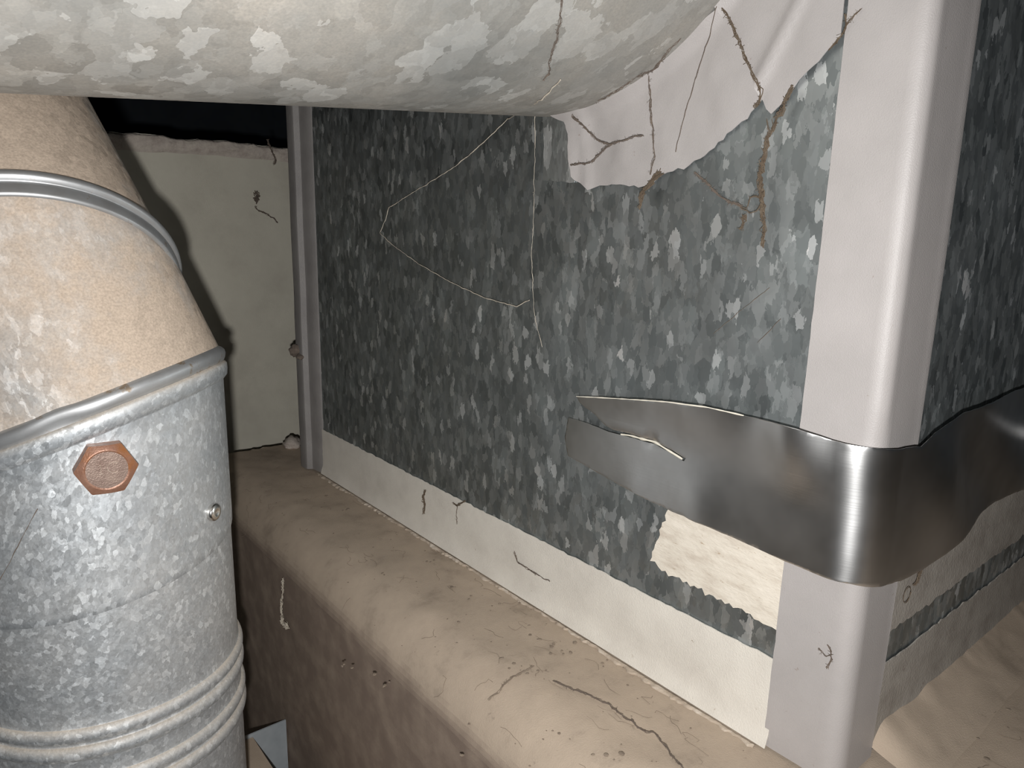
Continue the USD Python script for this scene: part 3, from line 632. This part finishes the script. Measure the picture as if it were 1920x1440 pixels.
# ------------------------------------------------------------------ cobwebs and dust
def strand(pts, r, seed, fuzz=0, jit=0.0006, fuzz_len=0.0018):
    """A hanging dusty thread through the points, thickened unevenly, with short hairs."""
    p = np.array(pts, float); d = np.r_[0, np.cumsum(np.linalg.norm(np.diff(p, axis=0), axis=1))]
    g = np.random.default_rng(seed); s = np.linspace(0, d[-1], max(8, int(d[-1] / 0.0016)))
    q = np.stack([np.interp(s, d, p[:, k]) for k in range(3)], 1)
    for k in range(3): q[:, k] += jit * (meshkit.fbm(np.c_[s * 220, s * 0 + k * 7.3, s * 0 + seed], 3, seed) - 0.5) * 2
    ra = r * (0.45 + 1.3 * meshkit.fbm(np.c_[s * 260, s * 0, s * 0 + seed], 3, seed + 1))
    parts = []
    nf = 1 if r < 0.0004 else int(min(9, 3 + r / 0.00016))      # a dusty strand is a loose twist of fibres
    for k in range(nf):
        qq = q.copy()
        if nf > 1:
            for c in range(3): qq[:, c] += 2.3 * r * (meshkit.fbm(np.c_[s * 420, s * 0 + k * 11.7, s * 0 + c * 5.1 + seed], 3, seed + k) - 0.5) * 2
        parts.append(tube(qq, ra * (0.72 if nf == 1 else 0.19), 5))
    for _ in range(fuzz):
        i = g.integers(1, len(q) - 1); v = g.normal(size=3); v[0] = -abs(v[0]) * 0.5; v /= np.linalg.norm(v)
        L = fuzz_len * g.uniform(0.3, 1.0); w = np.array([q[i], q[i] + v * L * 0.5 + g.normal(size=3) * L * 0.12, q[i] + v * L + g.normal(size=3) * L * 0.3])
        parts.append(tube(w, r * 0.14, 4))
    return trimesh.util.concatenate(parts)
def on_left(l, off=0.004): return [(-off, y, z) for y, z in l]
def on_right(l, off=0.004): return [(x, -off, z) for x, z in l]
def web(m, mat, label, group=None): obj('cobweb', m, mat, smooth=60, label=label, cat='cobweb', group=group)

web(strand(on_left([(0.0943, 0.3705), (0.0884, 0.3622), (0.0831, 0.3522), (0.0768, 0.3412), (0.0693, 0.3284), (0.0701, 0.3256), (0.0727, 0.3230)], 0.0055), 0.0007, 1, 60), M_web, 'rust-brown dusty strand slanting across the joint of the two tape pieces by the round duct')
web(strand(on_left([(0.1351, 0.3448), (0.1326, 0.3310), (0.1301, 0.3171), (0.1282, 0.3032), (0.1305, 0.2950)], 0.0095), 0.0005, 2, 30), M_webdark, 'dark thread running straight down the torn tape piece below the round duct')
web(trimesh.util.concatenate([strand(on_left([(0.1270, 0.2971), (0.1317, 0.2909), (0.1367, 0.2874), (0.1385, 0.2811)], 0.007), 0.0011, 3, 90), strand(on_left([(0.1225, 0.2952), (0.1302, 0.2908), (0.1365, 0.2853), (0.1375, 0.2776)], 0.009), 0.0008, 33, 60)]), M_web, 'short brown dusty tuft hanging from the lower edge of the torn tape')
web(trimesh.util.concatenate([strand(on_left([(0.1933, 0.3320), (0.1831, 0.3249), (0.1717, 0.3161), (0.1610, 0.3129), (0.1472, 0.3153), (0.1374, 0.3161)], 0.009), 0.0006, 4, 40), strand(on_left([(0.1606, 0.3129), (0.1671, 0.3099), (0.1744, 0.3047), (0.1832, 0.3040), (0.1931, 0.3036)], 0.009), 0.0006, 5, 40)]), M_webdark, 'forked dark cobweb on the left half of the torn tape piece')
web(strand(on_left([(0.0956, 0.3713), (0.0999, 0.3546), (0.1068, 0.3357), (0.1119, 0.3181), (0.1150, 0.3056)], 0.0085), 0.00025, 6, 6), M_webdark, 'hair-thin dark thread slanting down the right half of the torn tape')
web(strand(on_left([(0.1816, 0.3379), (0.1648, 0.3382), (0.1530, 0.3417), (0.1437, 0.3460), (0.1310, 0.3474), (0.1228, 0.3547), (0.1149, 0.3603)], 0.0105), 0.0006, 7, 70), M_webdark, 'fuzzy dark cobweb along the upper edge of torn tape by round duct')
web(trimesh.util.concatenate([strand(on_left([(0.0532, 0.3291), (0.0571, 0.3210), (0.0607, 0.3144), (0.0639, 0.3088), (0.0643, 0.2992), (0.0667, 0.2915), (0.0638, 0.2832), (0.0632, 0.2746), (0.0615, 0.2683), (0.0620, 0.2595)], 0.006), 0.0010, 8, 160, 0.0011), strand(on_left([(0.0640, 0.2991), (0.0654, 0.2907), (0.0629, 0.2820), (0.0624, 0.2721)], 0.008), 0.0008, 9, 80, 0.0012), strand(on_left([(0.0648, 0.3169), (0.0625, 0.3110), (0.0643, 0.3069)], 0.007), 0.0004, 10, 14)]), M_web, 'long thick brown cobweb hanging down the bare metal beside the near corner tape')
web(strand(on_left([(0.1032, 0.2948), (0.0969, 0.2903), (0.0903, 0.2848), (0.0827, 0.2804), (0.0752, 0.2780)], 0.006), 0.0007, 11, 50), M_webdark, 'dark slanting strand from the torn tape toward the thick hanging cobweb')
web(trimesh.util.concatenate([strand(on_left([(0.0752, 0.2780), (0.0709, 0.2767), (0.0697, 0.2817), (0.0669, 0.2826), (0.0645, 0.2815)], 0.007), 0.00035, 12, 20, 0.0012), strand(on_left([(0.0745, 0.2772), (0.0695, 0.2741), (0.0650, 0.2756), (0.0631, 0.2785)], 0.007), 0.00035, 13, 20, 0.0012), strand(on_left([(0.0741, 0.2670), (0.0727, 0.2701), (0.0724, 0.2734)], 0.006), 0.0009, 14, 20)]), M_web, 'curly tangle of brown threads just left of the thick hanging cobweb')
web(strand([(-0.0629, 0.1456, 0.3375), (-0.0558, 0.1675, 0.3316)] + on_left([(0.2556, 0.3366), (0.2940, 0.3189), (0.3251, 0.3074), (0.3682, 0.2958), (0.4146, 0.2824)], 0.008) + on_left([(0.4212, 0.2728), (0.4308, 0.2610), (0.4065, 0.2506), (0.3688, 0.2379), (0.3232, 0.2261), (0.2824, 0.2178), (0.2430, 0.2143), (0.2293, 0.2198)], 0.008), 0.00035, 15, 40), M_webpale, 'long pale thread zigzagging across the dark middle of the plenum left face')
web(strand(on_left([(0.2308, 0.3583), (0.2303, 0.3229), (0.2297, 0.2830), (0.2305, 0.2487), (0.2284, 0.2234), (0.2255, 0.2066), (0.2173, 0.1896)], 0.006), 0.00022, 16, 10), M_webpale, 'faint pale thread hanging straight down the plenum below the round duct')
web(strand(on_left([(0.0880, 0.2137), (0.0767, 0.2235), (0.0655, 0.2336), (0.0582, 0.2393)], 0.002), 0.00016, 17), M_webdark, 'fine dark hair on bare metal above the foil strip, the left one of two')
web(strand(on_left([(0.0619, 0.2123), (0.0553, 0.2194), (0.0508, 0.2251)], 0.002), 0.00016, 18), M_webdark, 'fine dark hair on bare metal above the foil strip, the one nearer the corner tape')
web(trimesh.util.concatenate([strand(on_left([(0.0337, 0.3559), (0.0328, 0.3515), (0.0342, 0.3480), (0.0398, 0.3432)], 0.003), 0.0005, 19, 20), strand(on_left([(0.0275, 0.3571), (0.0303, 0.3540), (0.0325, 0.3515)], 0.003), 0.0004, 20, 12)]), M_web, 'small forked brown cobweb at the top where the folded tape meets the corner tape')
web(strand(on_left([(0.3689, 0.0442), (0.3733, 0.0370), (0.3708, 0.0304), (0.3718, 0.0217)], 0.0022), 0.0011, 70, 20, 0.0008), M_web, 'small brown drip-like cobweb on the long cream tape near its far end')
web(trimesh.util.concatenate([strand(on_left([(0.3281, 0.0461), (0.3205, 0.0448), (0.3100, 0.0527)], 0.0022), 0.0009, 71, 10, 0.0008), strand(on_left([(0.3205, 0.0457), (0.3227, 0.0376), (0.3211, 0.0288)], 0.0022), 0.0004, 72, 6, 0.0006)]), M_web, 'small T-shaped brown cobweb at the upper edge of the long cream tape')
web(strand(on_left([(0.2471, 0.0320), (0.2431, 0.0258), (0.2273, 0.0253), (0.2168, 0.0245), (0.2077, 0.0249)], 0.0022), 0.0006, 73, 16, 0.0008), M_webdark, 'thin dark cobweb slanting across the middle of the long cream tape')
web(trimesh.util.concatenate([strand(on_left([(0.0102, 0.0733), (0.0074, 0.0718), (0.0075, 0.0661), (0.0088, 0.0611)], 0.0032), 0.0005, 74, 12, 0.0008), strand(on_left([(0.0141, 0.0699), (0.0095, 0.0671), (0.0072, 0.0699)], 0.0032), 0.0004, 75, 8, 0.0008)]), M_webdark, 'small dark cobweb on the near corner tape below the foil strip')
# on the right face
web(trimesh.util.concatenate([strand(on_right([(0.0738, 0.1073), (0.0659, 0.1056), (0.0591, 0.1007), (0.0564, 0.0950), (0.0542, 0.0922)], 0.004), 0.0007, 22, 60), strand(on_right([(0.046 + 0.0042 * math.cos(a), 0.0895 + 0.0042 * math.sin(a)) for a in np.linspace(0.4, 6.4, 20)], 0.004), 0.0003, 23, 0, 0.0002)]), M_web, 'brown cobweb with a small ring-shaped curl on the right face under the foil strip')
# others
web(strand([(-0.1030, 0.1015, 0.3579), (-0.0968, 0.1092, 0.3530), (-0.0892, 0.1189, 0.3477), (-0.0842, 0.1278, 0.3434), (-0.0806, 0.1339, 0.3409), (-0.0731, 0.1421, 0.3380), (-0.0731, 0.1468, 0.3363)], 0.00045, 61, 20, 0.0008), M_webdark, 'dark wispy cobweb running down the round duct toward its mouth')
web(strand([(-0.2075, 0.3350, 0.2595), (-0.2057, 0.3350, 0.2520), (-0.2020, 0.3350, 0.2378), (-0.1979, 0.3350, 0.2184), (-0.1943, 0.3350, 0.1984), (-0.1920, 0.3350, 0.1865), (-0.1879, 0.3350, 0.1807), (-0.1888, 0.3350, 0.1760), (-0.1908, 0.3350, 0.1710)], 0.00035, 62, 4, 0.0004), M_webpale, 'pale thread stretched along the right edge of the flue pipe elbow')
web(strand([(-0.2876, 0.2786, 0.1226), (-0.2954, 0.2831, 0.1072), (-0.3021, 0.2880, 0.0927), (-0.3071, 0.2925, 0.0821)], 0.00022, 63, 0, 0.0003), M_webdark, 'single dark hair across the bare flue pipe below the rusty bolt')
web(trimesh.util.concatenate([strand([(-0.1020, 0.4476, -0.0405), (-0.1020, 0.4492, -0.0540), (-0.1020, 0.4551, -0.0723), (-0.1020, 0.4542, -0.0850)], 0.0009, 64, 6, 0.001), strand([(-0.1020, 0.4565, -0.0835), (-0.1020, 0.4520, -0.0877), (-0.1020, 0.4445, -0.0874), (-0.1020, 0.4452, -0.0825)], 0.0014, 65, 4, 0.0008)]), M_webpale, 'pale dusty strand with a knotted end hanging down the furnace front panel')
# on the back wall
def on_back(l, off=0.003): return [(x, WALL_Y - off, z) for x, z in l]
web(strand(on_back([(0.0342, 0.3732), (0.0409, 0.3570), (0.0446, 0.3495), (0.0423, 0.3441)], 0.006), 0.0012, 24, 30, 0.0012), M_webdark, 'short dark cobweb hanging from the crumbling top rim of the back wall')
web(trimesh.util.concatenate([strand(on_back([(0.0179, 0.3074), (0.0217, 0.3036), (0.0166, 0.2969), (0.0195, 0.3009)]), 0.0026, 25, 16, 0.001), strand(on_back([(0.0156, 0.2903), (0.0194, 0.2864), (0.0315, 0.2815), (0.0396, 0.2764), (0.0443, 0.2712)]), 0.0010, 26, 14, 0.001)]), M_webdark, 'dark speckled cobweb in the middle of the back wall between pipe and plenum')
# on the furnace top
def on_top(l, off=0.002): return [(x, y, off + max(0, 0)) for x, y in l]
def drape(l, off=0.0018):
    out = []
    for x, y in l:
        if x > LEDGE_X: z = 0
        else:
            k = min((LEDGE_X - x) / LEDGE_R, 1); z = -LEDGE_R + LEDGE_R * math.sqrt(max(1 - k * k, 0))
        out.append((x, y, z + off))
    return out
web(strand(drape([(-0.0537, 0.1451), (-0.0502, 0.1340), (-0.0467, 0.1220), (-0.0433, 0.1104), (-0.0442, 0.0994), (-0.0443, 0.0856), (-0.0423, 0.0762), (-0.0463, 0.0640), (-0.0511, 0.0510)]), 0.0006, 27, 70, 0.001), M_webdark, 'long dark strand of dust lying on the furnace top near the bottom of the picture')
web(strand(drape([(-0.0539, 0.1635), (-0.0603, 0.1635), (-0.0702, 0.1643), (-0.0804, 0.1642), (-0.0861, 0.1672)]), 0.0006, 28, 40, 0.001), M_fluff, 'short brown dust strand on the furnace top left of the long dark strand')

def clump(c, r, g, flat=0.45):
    m = trimesh.creation.icosphere(subdivisions=2, radius=1.0)
    v = np.array(m.vertices); k = 0.55 + 0.9 * meshkit.fbm(v * 2.3 + g.uniform(0, 99, 3), 3, int(g.integers(999)))
    v = v * k[:, None] * np.array([r * g.uniform(.6, 1.3), r * g.uniform(.6, 1.3), r * flat]); a = g.uniform(0, 6.28)
    v = v @ np.array([[math.cos(a), math.sin(a), 0], [-math.sin(a), math.cos(a), 0], [0, 0, 1]])
    return trimesh.Trimesh(v + np.array(c), m.faces, process=False)
g = np.random.default_rng(31)
def fringe(y0, y1, x_of, seed):
    """A ragged fluffy bead of dust lying in the angle between tape and furnace top."""
    ys = np.arange(y0, y1, 0.0012); n = 7
    P = np.zeros((len(ys), n, 3)); o = ys * 0
    wid = 0.0010 + 0.0042 * np.maximum(meshkit.fbm(np.c_[ys * 55, o, o], 4, seed) - 0.30, 0) + 0.0022 * meshkit.noise(np.c_[ys * 420, o, o], seed + 1)
    hei = 0.0004 + 0.0012 * meshkit.fbm(np.c_[ys * 130, o, o + 3], 4, seed + 2)
    for k in range(n):
        a = math.pi * k / (n - 1)
        P[:, k, 0] = x_of - 0.0008 - wid * (1 - math.cos(a)) / 2; P[:, k, 1] = ys
        P[:, k, 2] = hei * math.sin(a) * (0.6 + 0.8 * meshkit.noise(np.c_[ys * 500, o + k * 3.1, o], seed + 3)) + 0.0003 * (k < n - 1) - 0.0006 * (k == n - 1)
    f = quads(len(ys), n); m = trimesh.Trimesh(P.reshape(-1, 3), np.vstack([f[:, [0, 1, 2]], f[:, [0, 2, 3]]]), process=False)
    if m.face_normals[:, 2].mean() < 0: m.invert()
    return m
obj('dust_ridge', fringe(0.040, 0.585, -0.0042, 61), M_fringe, smooth=60, label='ragged ridge of pale brown dust along the foot of the long cream tape', cat='dust', kind='stuff')
cl = []
spots = [(-0.0362, 0.2546), (-0.0201, 0.2386), (-0.0027, 0.2323), (-0.0283, 0.1933), (-0.0269, 0.1841), (-0.0290, 0.1663), (-0.0195, 0.1613), (-0.0644, 0.2289), (-0.0350, 0.2819), (-0.1053, 0.2726), (-0.1154, 0.2845), (-0.1035, 0.2501), (-0.0177, 0.1394), (-0.0630, 0.1628), (-0.0551, 0.1595), (-0.0677, 0.1832), (-0.0251, 0.3314), (-0.0289, 0.5158), (-0.0244, 0.5935), (-0.0794, 0.4998), (-0.0309, 0.4642), (-0.1082, 0.1428), (-0.0809, 0.1057), (-0.0990, 0.1681), (-0.0685, 0.0826), (-0.0666, 0.1766), (-0.0276, 0.1728), (-0.0667, 0.3273)]
for x, y in spots:
    for _ in range(int(g.integers(1, 4))):
        q = drape([(x + g.normal(0, 0.0028), y + g.normal(0, 0.005))], 0.0004)[0]; cl.append(clump(q, g.uniform(0.0005, 0.0014), g, 0.3))
for _ in range(160):
    x, y = g.uniform(-0.095, -0.008), g.uniform(0.02, 0.70); q = drape([(x, y)], 0.0003)[0]; cl.append(clump(q, g.uniform(0.0002, 0.0007), g, 0.25))
for _ in range(120):
    x, y = g.uniform(0.02, 0.4), g.uniform(-0.12, -0.02); cl.append(clump((x, y, 0.0004), g.uniform(0.0003, 0.0012), g, 0.25))
for _ in range(90):                                      # fine hairs among them
    x, y = (g.uniform(-0.094, -0.008), g.uniform(0.02, 0.60)) if _ < 65 else (g.uniform(0.02, 0.3), g.uniform(-0.12, -0.02))
    a = g.uniform(0, 6.28); q = [(x, y)]
    for _k in range(5):
        a += g.normal() * 0.7; q.append((q[-1][0] + 0.0022 * math.cos(a), q[-1][1] + 0.004 * math.sin(a)))
    cl.append(tube(np.array(drape(q, 0.0005) if x < 0 else [(u_, v_, 0.0005) for u_, v_ in q]), 0.00014, 4))
obj('dust_specks', trimesh.util.concatenate(cl), M_fluff, smooth=60, label='brown specks of dust and fluff scattered on the furnace top', cat='dust', kind='stuff')
# dusty mastic fillet along the right face's foot
cl = []
xs = np.arange(0.034, 0.45, 0.004); n = 10
P = np.zeros((len(xs), n, 3))
for j in range(n):
    s = j / (n - 1); P[:, j, 0] = xs
    P[:, j, 1] = -0.0010 - 0.030 * s; P[:, j, 2] = (0.0165 + 0.004 * (meshkit.fbm(np.c_[xs * 60, xs * 0, xs * 0], 4, 44) - 0.5)) * smooth01((xs - 0.030) / 0.02 + 0.25) * (1 - s) ** 1.35 - 0.0008 * (s > 0.95)
P[..., 1:] += 0.0024 * (np.stack([meshkit.fbm(P.reshape(-1, 3) * np.array([70, 200, 200]), 4, 41), meshkit.fbm(P.reshape(-1, 3) * np.array([70, 200, 200]), 4, 42)], -1).reshape(len(xs), n, 2) - 0.5) * np.sin(np.pi * np.linspace(0.12, 0.95, n))[None, :, None]
f = quads(len(xs), n); mm = trimesh.Trimesh(P.reshape(-1, 3), np.vstack([f[:, [0, 1, 2]], f[:, [0, 2, 3]]]), process=False)
if mm.face_normals[:, 2].mean() < 0: mm.invert()
obj('mastic_seal', mm, M_cab, smooth=60, label='lumpy dust-covered sealant along the foot of the plenum right face', cat='sealant')
# pale crumb at the furnace's back edge
obj('plaster_crumb', clump((0.012, 0.700, 0.004), 0.017, np.random.default_rng(5), 0.5), M_crumb, smooth=60, label='pale crumb of plaster on the back edge of the furnace top beside the far corner', cat='crumb')
# insect cocoon on the far tape
obj('insect_cocoon', trimesh.util.concatenate([clump((-0.013, 0.615, 0.134), 0.006, np.random.default_rng(8), 1.1), clump((-0.012, 0.606, 0.128), 0.004, np.random.default_rng(9), 0.7)]), M_webdark, smooth=60, label='small dark insect cocoon stuck on the far corner tape halfway down', cat='cocoon')
# white glob standing for a screw head on the foil, with its hanging wire
dp = np.array([(0.1889, 0.1525)][0])
blob = clump((dp[0], -0.0145, dp[1]), 0.004, np.random.default_rng(6), 1.0)
obj('white_fastener', trimesh.util.concatenate([blob, strand([(dp[0], -0.015, dp[1] - 0.003), (dp[0] - 0.001, -0.014, dp[1] - 0.02), (dp[0] - 0.002, -0.013, dp[1] - 0.036)], 0.0004, 50, 0, 0.0003)]), M_white, smooth=60, label='tiny white screw head with a hanging wire on the foil strip right face', cat='sealant')
